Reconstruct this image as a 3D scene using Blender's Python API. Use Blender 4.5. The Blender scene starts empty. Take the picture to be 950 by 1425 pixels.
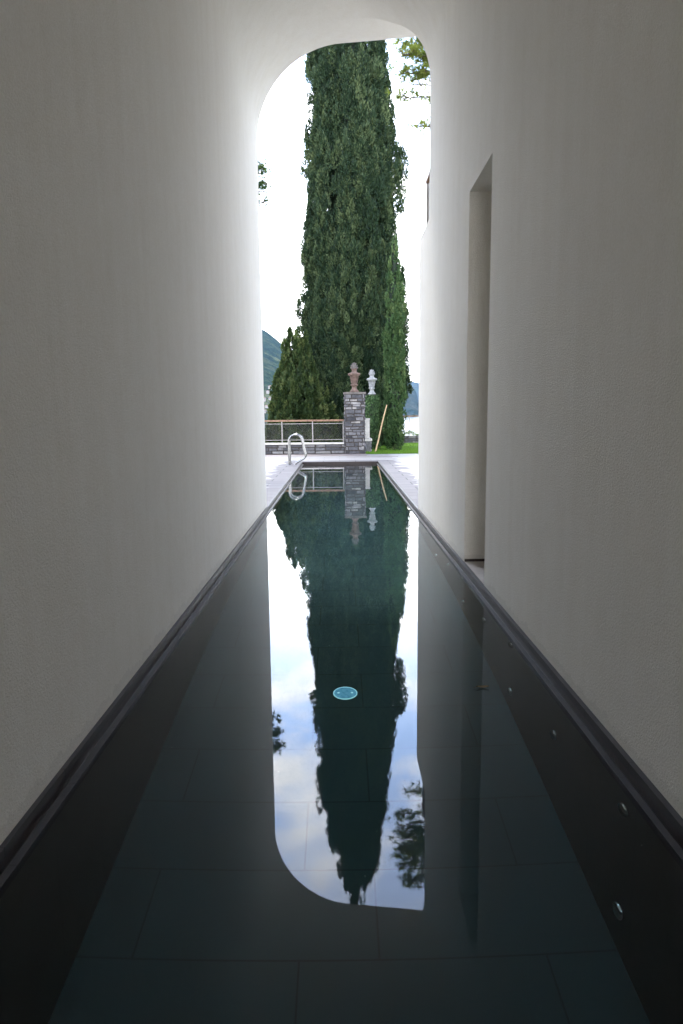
import bpy, math, random
import numpy as np
R = math.radians
scene = bpy.context.scene
COL = scene.collection
rng = np.random.default_rng(7)
random.seed(7)

HAZE = .000034
# ------------------------------------------------------------------ helpers
class MB:
    def __init__(s): s.v = []; s.f = []; s.t = []; s.tint = []
    def add(s, vs, fs, tint=0.5):
        o = len(s.v); s.v += [tuple(p) for p in vs]
        s.f += [tuple(i + o for i in f) for f in fs]; s.tint += [tint] * len(fs)
    def box(s, x0, x1, y0, y1, z0, z1, tint=0.5, j=0.0):
        vs = [(x, y, z) for x in (x0, x1) for y in (y0, y1) for z in (z0, z1)]
        if j: vs = [(a + random.uniform(-j, j), b + random.uniform(-j, j), c + random.uniform(-j, j)) for a, b, c in vs]
        s.add(vs, [(0, 1, 3, 2), (4, 6, 7, 5), (0, 4, 5, 1), (2, 3, 7, 6), (0, 2, 6, 4), (1, 5, 7, 3)], tint)
    def tube(s, pts, r, n=8, tint=0.5, caps=True):
        P = [np.array(p, float) for p in pts]; rings = []
        rr = r if hasattr(r, '__len__') else [r] * len(P)
        up = None
        for i, p in enumerate(P):
            d = P[min(i + 1, len(P) - 1)] - P[max(i - 1, 0)]; d /= max(np.linalg.norm(d), 1e-9)
            if up is None:
                up = np.array([0, 0, 1.]) if abs(d[2]) < .9 else np.array([1., 0, 0])
            a = np.cross(d, up); a /= np.linalg.norm(a); b = np.cross(a, d); up = b
            rings.append([p + rr[i] * (math.cos(2 * math.pi * k / n) * a + math.sin(2 * math.pi * k / n) * b) for k in range(n)])
        vs = [q for g in rings for q in g]; fs = []
        for i in range(len(P) - 1):
            for k in range(n):
                k2 = (k + 1) % n
                fs.append((i * n + k, i * n + k2, (i + 1) * n + k2, (i + 1) * n + k))
        if caps: fs.append(tuple(range(n - 1, -1, -1))); fs.append(tuple((len(P) - 1) * n + k for k in range(n)))
        s.add(vs, fs, tint)
    def lathe(s, prof, c=(0, 0, 0), n=32, tint=0.5):
        vs = []; fs = []
        for z, r in prof:
            for k in range(n):
                a = 2 * math.pi * k / n; vs.append((c[0] + r * math.cos(a), c[1] + r * math.sin(a), c[2] + z))
        for i in range(len(prof) - 1):
            for k in range(n):
                k2 = (k + 1) % n; fs.append((i * n + k, i * n + k2, (i + 1) * n + k2, (i + 1) * n + k))
        fs.append(tuple(range(n - 1, -1, -1))); fs.append(tuple((len(prof) - 1) * n + k for k in range(n)))
        s.add(vs, fs, tint)
    def prism(s, prof, y0, y1):          # prof: list (x,z) counter-clockwise; y0/y1: function of x or number
        f0 = y0 if callable(y0) else (lambda x: y0); f1 = y1 if callable(y1) else (lambda x: y1)
        n = len(prof)
        vs = [(x, f0(x), z) for x, z in prof] + [(x, f1(x), z) for x, z in prof]
        fs = [(i, (i + 1) % n, n + (i + 1) % n, n + i) for i in range(n)]
        fs += [tuple(range(n - 1, -1, -1)), tuple(range(n, 2 * n))]
        s.add(vs, fs)

def set_tint(me, arr):
    a = me.attributes.new('tint', 'FLOAT', 'FACE'); a.data.foreach_set('value', np.asarray(arr, dtype=np.float32))

def link(name, me, mat, parent=None, smooth=None):
    me.materials.append(mat)
    if smooth is not None:
        for p in me.polygons: p.use_smooth = True
        me.set_sharp_from_angle(angle=R(smooth))
    o = bpy.data.objects.new(name, me); COL.objects.link(o)
    if parent is not None: o.parent = parent
    return o

def build(mb, name, mat, parent=None, smooth=None, loc=None):
    me = bpy.data.meshes.new(name)
    vs = mb.v
    if parent is not None:
        L = parent.location; vs = [(a - L.x, b - L.y, c - L.z) for a, b, c in vs]
    elif loc is not None:
        vs = [(a - loc[0], b - loc[1], c - loc[2]) for a, b, c in vs]
    me.from_pydata(vs, [], mb.f); me.update(); set_tint(me, mb.tint)
    o = link(name, me, mat, parent, smooth)
    if loc is not None: o.location = loc
    return o

def np_quads(name, V, tint, mat, parent=None, nv=4):
    """V: (N,nv,3) array of separate polygons"""
    N = len(V); V = V.reshape(-1, 3)
    if parent is not None: V = V - np.array(parent.location)
    me = bpy.data.meshes.new(name)
    me.vertices.add(len(V)); me.vertices.foreach_set('co', V.astype(np.float32).ravel())
    me.loops.add(N * nv); me.loops.foreach_set('vertex_index', np.arange(N * nv, dtype=np.int32))
    me.polygons.add(N); me.polygons.foreach_set('loop_start', np.arange(0, N * nv, nv, dtype=np.int32))
    me.polygons.foreach_set('loop_total', np.full(N, nv, dtype=np.int32))
    me.update(calc_edges=True); me.validate(); set_tint(me, tint)
    return link(name, me, mat, parent)

def thing(name, label, cat, loc=(0, 0, 0), group=None, kind=None):
    o = bpy.data.objects.new(name, None); COL.objects.link(o); o.location = loc
    o['label'] = label; o['category'] = cat
    if group: o['group'] = group
    if kind: o['kind'] = kind
    return o
def tag(o, label=None, cat=None, group=None, kind=None):
    if label: o['label'] = label
    if cat: o['category'] = cat
    if group: o['group'] = group
    if kind: o['kind'] = kind
    return o

# ------------------------------------------------------------------ materials
class Mat:
    def __init__(s, name):
        s.m = bpy.data.materials.new(name); s.m.use_nodes = True; s.nt = s.m.node_tree
        s.b = s.nt.nodes['Principled BSDF']; s.out = s.nt.nodes['Material Output']
    def n(s, t, **kw):
        nd = s.nt.nodes.new(t)
        for k, v in kw.items():
            if k.startswith('_'): setattr(nd, k[1:], v)
            else: nd.inputs[k.replace('__', ' ')].default_value = v
        return nd
    def l(s, a, b): s.nt.links.new(a, b)
    def obj(s, scale=(1, 1, 1), loc=(0, 0, 0)):
        tc = s.n('ShaderNodeNewGeometry'); mp = s.n('ShaderNodeMapping'); mp.inputs['Scale'].default_value = scale
        mp.inputs['Location'].default_value = loc; s.l(tc.outputs['Position'], mp.inputs['Vector']); return mp.outputs['Vector']
    def noise(s, vec, scale, detail=4, rough=.55):
        nd = s.n('ShaderNodeTexNoise'); nd.inputs['Scale'].default_value = scale; nd.inputs['Detail'].default_value = detail
        nd.inputs['Roughness'].default_value = rough; s.l(vec, nd.inputs['Vector']); return nd.outputs['Fac']
    def ramp(s, fac, stops):
        nd = s.n('ShaderNodeValToRGB'); e = nd.color_ramp.elements
        while len(e) < len(stops): e.new(.5)
        for i, (p, c) in enumerate(stops): e[i].position = p; e[i].color = (*c, 1)
        s.l(fac, nd.inputs['Fac']); return nd.outputs['Color']
    def mixc(s, fac, a, b, mode='MIX'):
        nd = s.n('ShaderNodeMix', _data_type='RGBA', _blend_type=mode)
        for inp, v in ((nd.inputs[0], fac), (nd.inputs[6], a), (nd.inputs[7], b)):
            if isinstance(v, bpy.types.NodeSocket): s.l(v, inp)
            elif isinstance(v, tuple): inp.default_value = (*v, 1)
            else: inp.default_value = v
        return nd.outputs[2]
    def math(s, op, a, b=0.0, c=0.0):
        nd = s.n('ShaderNodeMath', _operation=op)
        for i, v in enumerate((a, b, c)):
            if isinstance(v, bpy.types.NodeSocket): s.l(v, nd.inputs[i])
            else: nd.inputs[i].default_value = v
        return nd.outputs[0]
    def bump(s, h, strength=.3, dist=.01, prev=None):
        nd = s.n('ShaderNodeBump'); nd.inputs['Strength'].default_value = strength; nd.inputs['Distance'].default_value = dist
        s.l(h, nd.inputs['Height'])
        if prev is not None: s.l(prev, nd.inputs['Normal'])
        s.l(nd.outputs['Normal'], s.b.inputs['Normal']); return nd.outputs['Normal']
    def col(s, v):
        if isinstance(v, tuple): s.b.inputs['Base Color'].default_value = (*v, 1)
        else: s.l(v, s.b.inputs['Base Color'])
    def attr(s, name='tint'):
        nd = s.n('ShaderNodeAttribute'); nd.attribute_name = name; return nd.outputs['Fac']

def simple(name, c, rough=.6, metal=0, var=.15, scale=8, bump=.2, bd=.004):
    m = Mat(name); v = m.obj(); f = m.noise(v, scale, 6)
    m.col(m.ramp(f, [(.3, tuple(x * (1 - var) for x in c)), (.7, tuple(min(x * (1 + var), 1) for x in c))]))
    m.b.inputs['Roughness'].default_value = rough; m.b.inputs['Metallic'].default_value = metal
    if bump: m.bump(m.noise(v, scale * 6, 4), bump, bd)
    return m.m

# plaster (fine grained render with faint vertical float streaks)
m = Mat('plaster'); v = m.obj(); vs_ = m.obj((5, 5, .5))
f1 = m.noise(v, 1.1, 4); f2 = m.noise(vs_, 1.6, 5, .6); f3 = m.noise(v, 330, 2, .7)
f4 = m.noise(v, 7, 6, .7)
c = m.mixc(m.math('MULTIPLY', f2, 1.0), (.70, .67, .615), (.775, .75, .70))
c = m.mixc(m.math('MULTIPLY', f1, .6), c, (.72, .69, .64))
c = m.mixc(.30, c, m.ramp(f3, [(.3, (.36, .345, .32)), (.7, (.74, .715, .68))]), 'OVERLAY')
c = m.mixc(.22, c, m.ramp(f4, [(.32, (.38, .375, .365)), (.68, (.6, .6, .6))]), 'OVERLAY')
c = m.mixc(.4, c, m.ramp(m.noise(v, 95, 3, .7), [(.32, (.36, .36, .36)), (.68, (.62, .62, .62))]), 'OVERLAY')
c = m.mixc(.10, c, m.ramp(m.noise(m.obj((9, 7, .35)), 1.3, 6, .65), [(.35, (.3, .3, .29)), (.65, (.66, .66, .66))]), 'OVERLAY')
spz = m.n('ShaderNodeSeparateXYZ'); m.l(v, spz.inputs[0])
tide = m.math('LESS_THAN', spz.outputs['Z'], m.math('MULTIPLY_ADD', m.noise(m.obj((1, 6, 1)), 1.6, 5, .7), .16, -.035))
c = m.mixc(m.math('MULTIPLY', tide, .16), c, (.34, .32, .29))
m.col(c); m.b.inputs['Roughness'].default_value = .9; m.b.inputs['Specular IOR Level'].default_value = .25
nb = m.bump(m.noise(v, 130, 4, .65), .7, .008)
m.bump(m.noise(v, 3.0, 3), .25, .02, nb)
PLASTER = m.m

COPING = None
def joint_mat(name, base, axis_len, off, rough=.45, dark=.35, var=.2, sc=6):
    """stone with thin joints every axis_len along Y"""
    m = Mat(name); v = m.obj(); sep = m.n('ShaderNodeSeparateXYZ'); m.l(v, sep.inputs[0])
    t = m.math('DIVIDE', m.math('SUBTRACT', sep.outputs['Y'], off), axis_len)
    fr = m.math('FRACT', t); d = m.math('MULTIPLY', m.math('MINIMUM', fr, m.math('SUBTRACT', 1.0, fr)), axis_len)
    j = m.math('LESS_THAN', d, .0018)
    cell = m.n('ShaderNodeTexWhiteNoise'); cell.noise_dimensions = '1D'; m.l(m.math('FLOOR', t), cell.inputs['W'])
    f = m.noise(v, sc, 6, .6)
    c = m.ramp(f, [(.3, tuple(x * (1 - var) for x in base)), (.7, tuple(x * (1 + var) for x in base))])
    c = m.mixc(m.math('MULTIPLY', cell.outputs['Value'], .25), c, tuple(x * .7 for x in base))
    c = m.mixc(j, c, tuple(x * dark for x in base)); m.col(c)
    m.b.inputs['Roughness'].default_value = rough
    m.bump(m.noise(v, 60, 4), .15, .003)
    return m.m
COPING = joint_mat('coping_stone', (.038, .0365, .039), .4125, 2.204 - .088, .6)
POOLWALL = joint_mat('pool_wall_stone', (.036, .029, .026), .4125, 2.204 - .088, .55, .25, .3, 3)
BAND = simple('dark_brown_stone', (.022, .013, .012), .45, 0, .3, 9)  # one dark brown tone for the coping face and the doorway trim

m = Mat('pool_floor_stone'); v = m.obj((1, 1, 1), (-.125, -2.204 + .4125, 0))
br = m.n('ShaderNodeTexBrick'); br.offset = .326; br.offset_frequency = 2; br.squash = 1
br.inputs['Scale'].default_value = 1; br.inputs['Mortar Size'].default_value = .004; br.inputs['Mortar Smooth'].default_value = .1
br.inputs['Brick Width'].default_value = .89; br.inputs['Row Height'].default_value = .4125
br.inputs['Color1'].default_value = (.011, .024, .025, 1); br.inputs['Color2'].default_value = (.0088, .0195, .0205, 1); br.inputs['Mortar'].default_value = (.0015, .0015, .0015, 1)
m.l(v, br.inputs['Vector']); f = m.noise(m.obj(), 3.5, 6, .6)
m.col(m.mixc(.5, br.outputs['Color'], m.ramp(f, [(.3, (.35, .35, .35)), (.7, (.62, .62, .62))]), 'OVERLAY'))
m.b.inputs['Roughness'].default_value = .7
POOLFLOOR = m.m

# deck stone : pale tiles
m = Mat('terrace_stone'); v = m.obj()
br = m.n('ShaderNodeTexBrick'); br.offset = .5
br.inputs['Scale'].default_value = 1; br.inputs['Mortar Size'].default_value = .010; br.inputs['Brick Width'].default_value = .8; br.inputs['Row Height'].default_value = .4
br.inputs['Color1'].default_value = (.150, .145, .156, 1); br.inputs['Color2'].default_value = (.128, .124, .134, 1); br.inputs['Mortar'].default_value = (.06, .057, .06, 1)
m.l(v, br.inputs['Vector']); f = m.noise(v, 2.2, 7, .6)
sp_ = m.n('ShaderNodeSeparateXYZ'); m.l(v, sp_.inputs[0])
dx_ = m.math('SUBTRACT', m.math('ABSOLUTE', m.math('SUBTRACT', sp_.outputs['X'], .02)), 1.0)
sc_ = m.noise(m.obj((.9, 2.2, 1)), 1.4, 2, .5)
pool_band = m.ramp(m.math('SUBTRACT', m.math('MULTIPLY_ADD', sc_, 1.1, -.12), dx_), [(-.0, (0, 0, 0)), (.035, (1, 1, 1))])  # darker tone in a ragged band beside the pool, paler outside it
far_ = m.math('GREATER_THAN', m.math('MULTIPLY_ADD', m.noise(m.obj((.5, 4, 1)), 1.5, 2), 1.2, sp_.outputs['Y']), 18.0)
pool_band = m.math('MULTIPLY', pool_band, m.math('SUBTRACT', 1.0, m.math('MULTIPLY', far_, .6)))
tile_col = m.mixc(.5, br.outputs['Color'], m.ramp(f, [(.3, (.42, .42, .42)), (.7, (.58, .58, .58))]), 'OVERLAY')
m.col(m.mixc(pool_band, m.mixc(1.0, tile_col, (1.0, 1.0, .97), 'ADD') if False else m.mixc(.75, tile_col, (.40, .39, .385)), tile_col)); m.b.inputs['Specular IOR Level'].default_value = .12
m.l(m.math('MULTIPLY_ADD', f, .3, .6), m.b.inputs['Roughness']); m.bump(m.noise(v, 50, 4), .15, .003)
DECK = m.m

# water
m = Mat('pool_water')
for nd in list(m.nt.nodes):
    if nd != m.out: m.nt.nodes.remove(nd)
g = m.n('ShaderNodeBsdfRefraction'); g.inputs['Roughness'].default_value = 0; g.inputs['IOR'].default_value = 1.33
g.inputs['Color'].default_value = (1, 1, 1, 1)
gl = m.n('ShaderNodeBsdfGlass'); gl.inputs['Roughness'].default_value = 0; gl.inputs['IOR'].default_value = 1.33
v = m.obj((1, .45, 1)); n1 = m.noise(v, 1.5, 1, .5); n2 = m.noise(v, 14, 2, .5)
bp = m.n('ShaderNodeBump'); bp.inputs['Strength'].default_value = .018; bp.inputs['Distance'].default_value = .001
m.l(m.math('MULTIPLY_ADD', n2, .01, n1), bp.inputs['Height']); m.l(bp.outputs['Normal'], gl.inputs['Normal'])
m.l(gl.outputs[0], m.out.inputs['Surface'])
va = m.n('ShaderNodeVolumeAbsorption'); va.inputs['Color'].default_value = (.40, .86, .92, 1); va.inputs['Density'].default_value = .38
m.l(va.outputs[0], m.out.inputs['Volume'])
WATER = m.m

m = Mat('lake_water'); v = m.obj((1, .25, 1))
m.col((.02, .05, .07)); m.b.inputs['Roughness'].default_value = .12; m.b.inputs['IOR'].default_value = 1.33
m.bump(m.noise(v, .25, 4), .3, .4); LAKE = m.m

# foliage
def foliage(name, dark, mid, light, trans=.28):
    m = Mat(name); m.nt.nodes.remove(m.b)
    a = m.attr(); f = m.noise(m.obj(), .8, 3)
    t = m.math('ADD', m.math('MULTIPLY', a, .75), m.math('MULTIPLY', f, .3))
    c = m.ramp(t, [(.12, dark), (.48, mid), (.88, light)])
    d = m.n('ShaderNodeBsdfDiffuse'); tr = m.n('ShaderNodeBsdfTranslucent'); m.l(c, d.inputs['Color'])
    m.l(m.mixc(.5, c, (.16, .2, .03)), tr.inputs['Color'])
    gl = m.n('ShaderNodeBsdfGlossy'); gl.inputs['Roughness'].default_value = .5; gl.inputs['Color'].default_value = (.5, .5, .5, 1)
    mx = m.n('ShaderNodeMixShader'); mx.inputs[0].default_value = trans
    m.l(d.outputs[0], mx.inputs[1]); m.l(tr.outputs[0], mx.inputs[2])
    m2 = m.n('ShaderNodeMixShader'); m2.inputs[0].default_value = .02; m.l(mx.outputs[0], m2.inputs[1]); m.l(gl.outputs[0], m2.inputs[2])
    m.l(m2.outputs[0], m.out.inputs['Surface']); return m.m
CYP = foliage('cypress_foliage', (.006, .014, .009), (.022, .045, .024), (.095, .125, .055), .12)
CYP2 = foliage('slim_cypress_foliage', (.018, .042, .018), (.046, .094, .036), (.12, .17, .065), .15)
CON = foliage('conifer_foliage', (.010, .022, .009), (.032, .058, .02), (.11, .13, .045), .2)
PINE = foliage('pine_needles', (.06, .10, .02), (.16, .21, .04), (.30, .33, .08), .45)
PINE2 = foliage('cedar_needles', (.02, .05, .025), (.045, .09, .035), (.09, .14, .045), .25)
IVY = foliage('ivy_leaves', (.02, .05, .02), (.05, .1, .04), (.12, .2, .08), .2)
LEAFY = foliage('wall_plants', (.03, .06, .02), (.08, .14, .05), (.2, .26, .12), .25)
GRASS = foliage('grass_blades', (.05, .12, .012), (.10, .22, .02), (.16, .30, .04), .35)
BARK = simple('bark', (.07, .05, .038), .9, 0, .3, 12, .6, .01)
CORE = foliage('dark_core_foliage', (.005, .009, .006), (.009, .016, .009), (.012, .02, .01), 0)  # near-black solid core added inside crowns, its colour deepening the crevices

# stone blocks
m = Mat('grey_stone_blocks'); a = m.attr(); v = m.obj(); f = m.noise(v, 9, 7, .65); f2 = m.noise(v, 45, 4, .6)
c = m.ramp(a, [(0, (.028, .029, .034)), (.35, (.088, .088, .098)), (.7, (.185, .18, .185)), (1, (.25, .235, .22))])
c = m.mixc(.7, c, m.ramp(f, [(.32, (.22, .22, .22)), (.68, (.75, .75, .75))]), 'OVERLAY')
m.col(c); m.b.inputs['Roughness'].default_value = .85; m.bump(m.math('ADD', f, m.math('MULTIPLY', f2, .4)), .8, .02); STONE = m.m
MORTAR = simple('dark_mortar', (.05, .043, .04), .95, 0, .4, 20, .5, .01)
PALE = simple('pale_limestone', (.48, .46, .43), .75, 0, .2, 7, .4, .006)
CAP = simple('pier_cap_stone', (.12, .108, .10), .85, 0, .35, 9, .6, .01)
TERRA = simple('terracotta', (.125, .082, .066), .8, 0, .45, 14, .6, .008)
WSTONE = simple('white_weathered_stone', (.34, .345, .35), .75, 0, .3, 16, .6, .008)
WOOD = simple('brown_handrail_wood', (.19, .105, .06), .5, 0, .3, 12)
GALV = simple('grey_painted_steel', (.26, .245, .235), .45, .5, .1, 12)
WIRE = simple('wire_net_steel', (.2, .185, .17), .4, .7, .1, 12, 0)
CHROME = simple('polished_steel', (.27, .27, .27), .18, 1, .05, 10, 0)
BAMBOO = simple('bamboo_pole', (.42, .29, .16), .6, 0, .3, 14)
SOIL = simple('garden_soil', (.06, .07, .03), .95, 0, .4, 1.5, .6, .05)
LAWN = simple('lawn_turf', (.07, .17, .015), .9, 0, .3, 4, .8, .02)
SLABSTONE = simple('doorway_floor_stone', (.36, .33, .31), .7, 0, .12, 5)
DARKSTRIP = simple('damp_reddish_stone', (.16, .125, .12), .6, 0, .3, 5)
JETGLASS = simple('jet_steel_ring', (.5, .5, .5), .12, 1, .05, 10, 0)
LEAFDEAD = simple('dry_leaf', (.2, .11, .03), .7, 0, .3, 40, 0)

# ------------------------------------------------------------------ building with the passage
XL, XR = -.934, .967
ZC = 5.35
def yend(x): return 8.62 - .14 * (x + .93)
bld = thing('passage_building', 'pale grey plastered building with a tall narrow passage over the pool', 'building', (0, 0, 0))
YB = -7.0
fl = [(XL + 1.0 - 1.0 * math.cos(t), ZC - 1.0 + 1.0 * math.sin(t)) for t in np.linspace(0, math.pi / 2, 25)]
xs = .117
mb = MB()
prof = [(-3.2, -.032), (XL, -.032), (XL, 1.5), (XL, 3.0)] + fl + [(xs, ZC), (.5, ZC), (.95, ZC), (1.8, ZC), (3.4, ZC), (3.4, 6.3), (-3.2, 6.3)]
mb.prism(prof, YB, yend)
# triangulate n-gon ends by leaving them as n-gons (Blender tessellates)
build(mb, 'wall', PLASTER, bld, 30)
# right wall: pieces around the doorway
fr = [(XR - .85 + .85 * math.cos(t), ZC - .85 + .85 * math.sin(t)) for t in np.linspace(0, math.pi / 2, 25)]
def ycut(x): return float(np.interp(x, [.117, .3, .6, .8, .9, .967], [8.02, 7.95, 7.79, 7.6, 7.52, 7.5]))
ZP = 3.17
mb = MB()
fo = [(XR - .85 + .97 * math.cos(t), ZC - .85 + .97 * math.sin(t)) for t in np.linspace(0, math.pi / 2, 25)]
inn = [(XR, ZP)] + fr[:-1] + [(xs, ZC - .0005)]; out_ = [(XR + .12, ZP)] + fo; n_ = len(inn)
vs = [(x, y, z) for k in range(n_) for (x, z) in (inn[k], out_[k]) for y in (YB, ycut(inn[k][0]))]
fs = []
for k in range(n_ - 1):
    a, b = 4 * k, 4 * k + 4
    fs += [(a, b, b + 1, a + 1), (a + 2, a + 3, b + 3, b + 2), (a + 1, b + 1, b + 3, a + 3), (a, a + 2, b + 2, b)]
mb.add(vs, fs)
mb.prism([(XR + .12, ZP)] + fo[:-1] + [(xs, ZC + .12), (xs + .2, ZC + .16), (3.3, ZC + .16), (3.3, ZP)], YB, 7.42)
mb.prism([(XR, 2.745), (XR, ZP), (3.3, ZP), (3.3, 2.745)][::-1], YB, 8.37)
mb.prism([(XR, -.032), (XR, 2.745), (3.3, 2.745), (3.3, -.032)][::-1], YB, 4.49)
mb.prism([(XR, -.032), (XR, 2.745), (3.3, 2.745), (3.3, -.032)][::-1], 5.24, 8.37)
mb.prism([(XR + .42, -.032), (XR + .42, 2.745), (3.3, 2.745), (3.3, -.032)][::-1], 4.49, 5.24)
o = build(mb, 'wall', PLASTER, bld, 30); tag(o, 'grey plaster wall pierced by a tall narrow doorway')
mb = MB(); mb.box(XR + .002, XR + .42, 4.49, 5.24, -.03, .002); build(mb, 'doorway_floor', SLABSTONE, bld)
mb = MB(); mb.box(XR + .004, XR + .42, 5.226, 5.239, .003, .022); mb.box(XR + .405, XR + .419, 4.50, 5.225, .003, .022); build(mb, 'shadow_line_trim', BAND, bld)  # dark trim strips, their colour standing in for a thin shadow line
# unseen rear end of the passage left open, added as fill light for the walls

# upper terrace railing seen past the ceiling edge
rl = thing('balcony_railing', 'steel and wire mesh railing with wooden handrail on the upper terrace', 'railing', (1.25, 8.3, ZP))
YR = 8.3
xr = 1.055
mb = MB(); mb.box(xr - .03, xr + .03, 6.2, YR + .02, ZP + .60, ZP + .64); build(mb, 'handrail', WOOD, rl)
for yy in (YR, 7.62, 6.9, 6.3):
    mb = MB(); mb.box(xr - .018, xr + .018, yy - .018, yy + .018, ZP, ZP + .60); build(mb, 'post', GALV, rl)
mb = MB()
for zz in (.06, .55): mb.box(xr - .006, xr + .006, 6.3, YR - .012, ZP + zz, ZP + zz + .012)
build(mb, 'rail_bar', GALV, rl)
def netting(mb, p0, du, L, z0, z1, s=.045, w=.0022):
    H = z1 - z0; n = int((L + H) / s)
    for sg in (1, -1):
        for i in range(n):
            a = -H + i * s + .01
            t0 = max(a, 0); t1 = min(a + H, L)
            if t1 - t0 < .01: continue
            za = z0 + (t0 - a); zb = z0 + (t1 - a)
            if sg < 0: za, zb = z0 + z1 - za, z0 + z1 - zb
            A = (p0[0] + du[0] * t0, p0[1] + du[1] * t0, za); B = (p0[0] + du[0] * t1, p0[1] + du[1] * t1, zb)
            mb.tube([A, B], w, 3, caps=False)
mb = MB(); netting(mb, (xr, 6.3), (0, 1), YR - 6.3, ZP + .07, ZP + .55, .05, .004); build(mb, 'wire_mesh', WIRE, rl)

# ------------------------------------------------------------------ pool
PXL, PXR = -.965, .98
PY1 = 16.9
ZW = -.06
ZF = -1.28
pool = thing('swimming_pool', 'long narrow dark stone pool running out through the passage', 'swimming pool', (0, 0, 0))
mb = MB(); mb.box(PXL, PXR, YB, PY1, ZF - .1, ZF); build(mb, 'pool_floor', POOLFLOOR, pool)
mb = MB(); mb.box(PXL - .2, PXL, YB, PY1 + .2, ZF - .1, -.035); mb.box(PXR, PXR + .2, YB, PY1 + .2, ZF - .1, -.035)
mb.box(PXL, PXR, PY1, PY1 + .2, ZF - .1, -.035); mb.box(PXL, PXR, YB - .2, YB, ZF - .1, -.035)
build(mb, 'pool_wall', POOLWALL, pool)
OL, OR_ = -.918, .946     # pool-side edge of the outer coping
mb = MB()
mb.box(XL - .015, OL, YB, PY1, -.03, 0.0); mb.box(OR_, XR + .015, YB, PY1, -.03, 0.0)
build(mb, 'outer_coping', COPING, pool)
mb = MB()
mb.box(PXL + .001, OL - .004, YB, PY1, -.10, -.031); mb.box(OR_ + .004, PXR - .001, YB, PY1, -.10, -.031)
mb.box(OL - .004, OR_ + .004, PY1 - .006, PY1 - .001, -.12, -.004)
build(mb, 'coping_face', BAND, pool)
mb = MB()
mb.box(-.912, -.888, YB, PY1 - .03, -.085, -.052); mb.box(.915, .938, YB, PY1 - .03, -.085, -.052)
build(mb, 'overflow_lip', COPING, pool)
# water
mb = MB(); mb.box(PXL - .004, PXR + .004, YB - .004, PY1 + .004, ZF - .004, ZW)
wt = build(mb, 'pool_water', WATER); tag(wt, kind='structure')
# floor light
pl = MB(); pl.lathe([(0, .0745), (.006, .0745), (.010, .0725), (.0085, .0695), (.001, .0692)], (.02, 4.02, ZF), 48)
pl2 = MB(); pl2.lathe([(.002, .0685), (.0055, .0685), (.0075, .045), (.008, .01)], (.02, 4.02, ZF), 48)
m = Mat('pool_lamp_lens'); m.col(m.ramp(m.noise(m.obj(), 45, 4, .6), [(.3, (.07, .2, .28)), (.7, (.2, .36, .42))])); m.b.inputs['Roughness'].default_value = .4
m.b.inputs['Emission Color'].default_value = (.14, .50, .80, 1); m.b.inputs['Emission Strength'].default_value = .026
LENS = m.m
m = Mat('pool_lamp_glow_rim'); m.col((.6, .68, .68)); m.b.inputs['Roughness'].default_value = .3
m.b.inputs['Emission Color'].default_value = (.55, .95, 1, 1); m.b.inputs['Emission Strength'].default_value = .06  # slight glow added to rim and screws so they read brighter
LRIM = m.m
rim = build(pl, 'pool_light', LRIM, pool, 40)
build(pl2, 'lens', LENS, rim, 40)
for dx in (-.042, .042):
    mb = MB(); mb.lathe([(.006, .008), (.0115, .008), (.0125, .004)], (.02 + dx, 4.02, ZF), 12); build(mb, 'screw', LRIM, rim)
for y0, z in ((2.20, -1.04), (3.76, -1.03), (5.29, -1.02), (6.82, -1.02), (8.35, -1.02), (2.97, -.66), (4.50, -.65), (6.04, -.65), (7.57, -.65), (9.1, -.65), (2.2, -.385), (3.77, -.38), (5.30, -.38), (6.83, -.38), (8.4, -.38)):
    mb = MB(); n = 20
    prof = [(0, .034), (.010, .034), (.016, .028), (.019, .018), (.020, .004)]
    vs = []; fs = []
    for d, r in prof:
        for k in range(n):
            a = 2 * math.pi * k / n; vs.append((PXR - d, y0 + r * math.cos(a), z + r * math.sin(a)))
    for i in range(len(prof) - 1):
        for k in range(n):
            k2 = (k + 1) % n; fs.append((i * n + k, i * n + k2, (i + 1) * n + k2, (i + 1) * n + k))
    fs.append(tuple((len(prof) - 1) * n + k for k in range(n)))
    mb.add(vs, fs); build(mb, 'jet_nozzle', JETGLASS, pool, 60)

# dust on the water and a fallen leaf
mb = MB()
for i in range(70):
    x = random.uniform(-.85, .88); y = 1.6 + 9 * random.random() ** 1.3; r_ = random.uniform(.0012, .0028); a = random.uniform(0, 6.28)
    mb.add([(x + r_ * math.cos(a + k * 2.09), y + r_ * math.sin(a + k * 2.09), ZW + .0012) for k in range(3)] + [(x, y, ZW + .0024)], [(0, 1, 2), (0, 3, 1), (1, 3, 2), (2, 3, 0)])
o = build(mb, 'floating_dust', simple('pollen_dust', (.35, .34, .3), .8, 0, .2, 40, 0)); tag(o, 'scattered specks of pollen and dust floating on the pool', 'dust', kind='stuff')
mb = MB(); lx, ly = .625, 2.89; n = 9
top_ = []
for k in range(n):
    u = k / (n - 1); w_ = .012 * math.sin(math.pi * u) ** .7 + .0005; c_ = (lx - .028 + .056 * u, ly + .006 * math.sin(u * 3)); zl = ZW + .002 + .006 * (u - .5) ** 2 * 4
    top_.append([(c_[0], c_[1] - w_, zl + .004), (c_[0], c_[1], zl), (c_[0], c_[1] + w_, zl + .003)])
vs = [p for r_ in top_ for p in r_]; fs = [(3 * i + j, 3 * i + j + 1, 3 * i + j + 4, 3 * i + j + 3) for i in range(n - 1) for j in range(2)]
mb.add(vs, fs); mb.tube([(lx - .042, ly - .003, ZW + .006), (lx - .028, ly, ZW + .005)], .0009, 5)
tag(build(mb, 'fallen_leaf', LEAFDEAD, None, 60, (lx, ly, ZW)), 'small brown leaf floating on the pool near the right wall', 'leaf')

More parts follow.
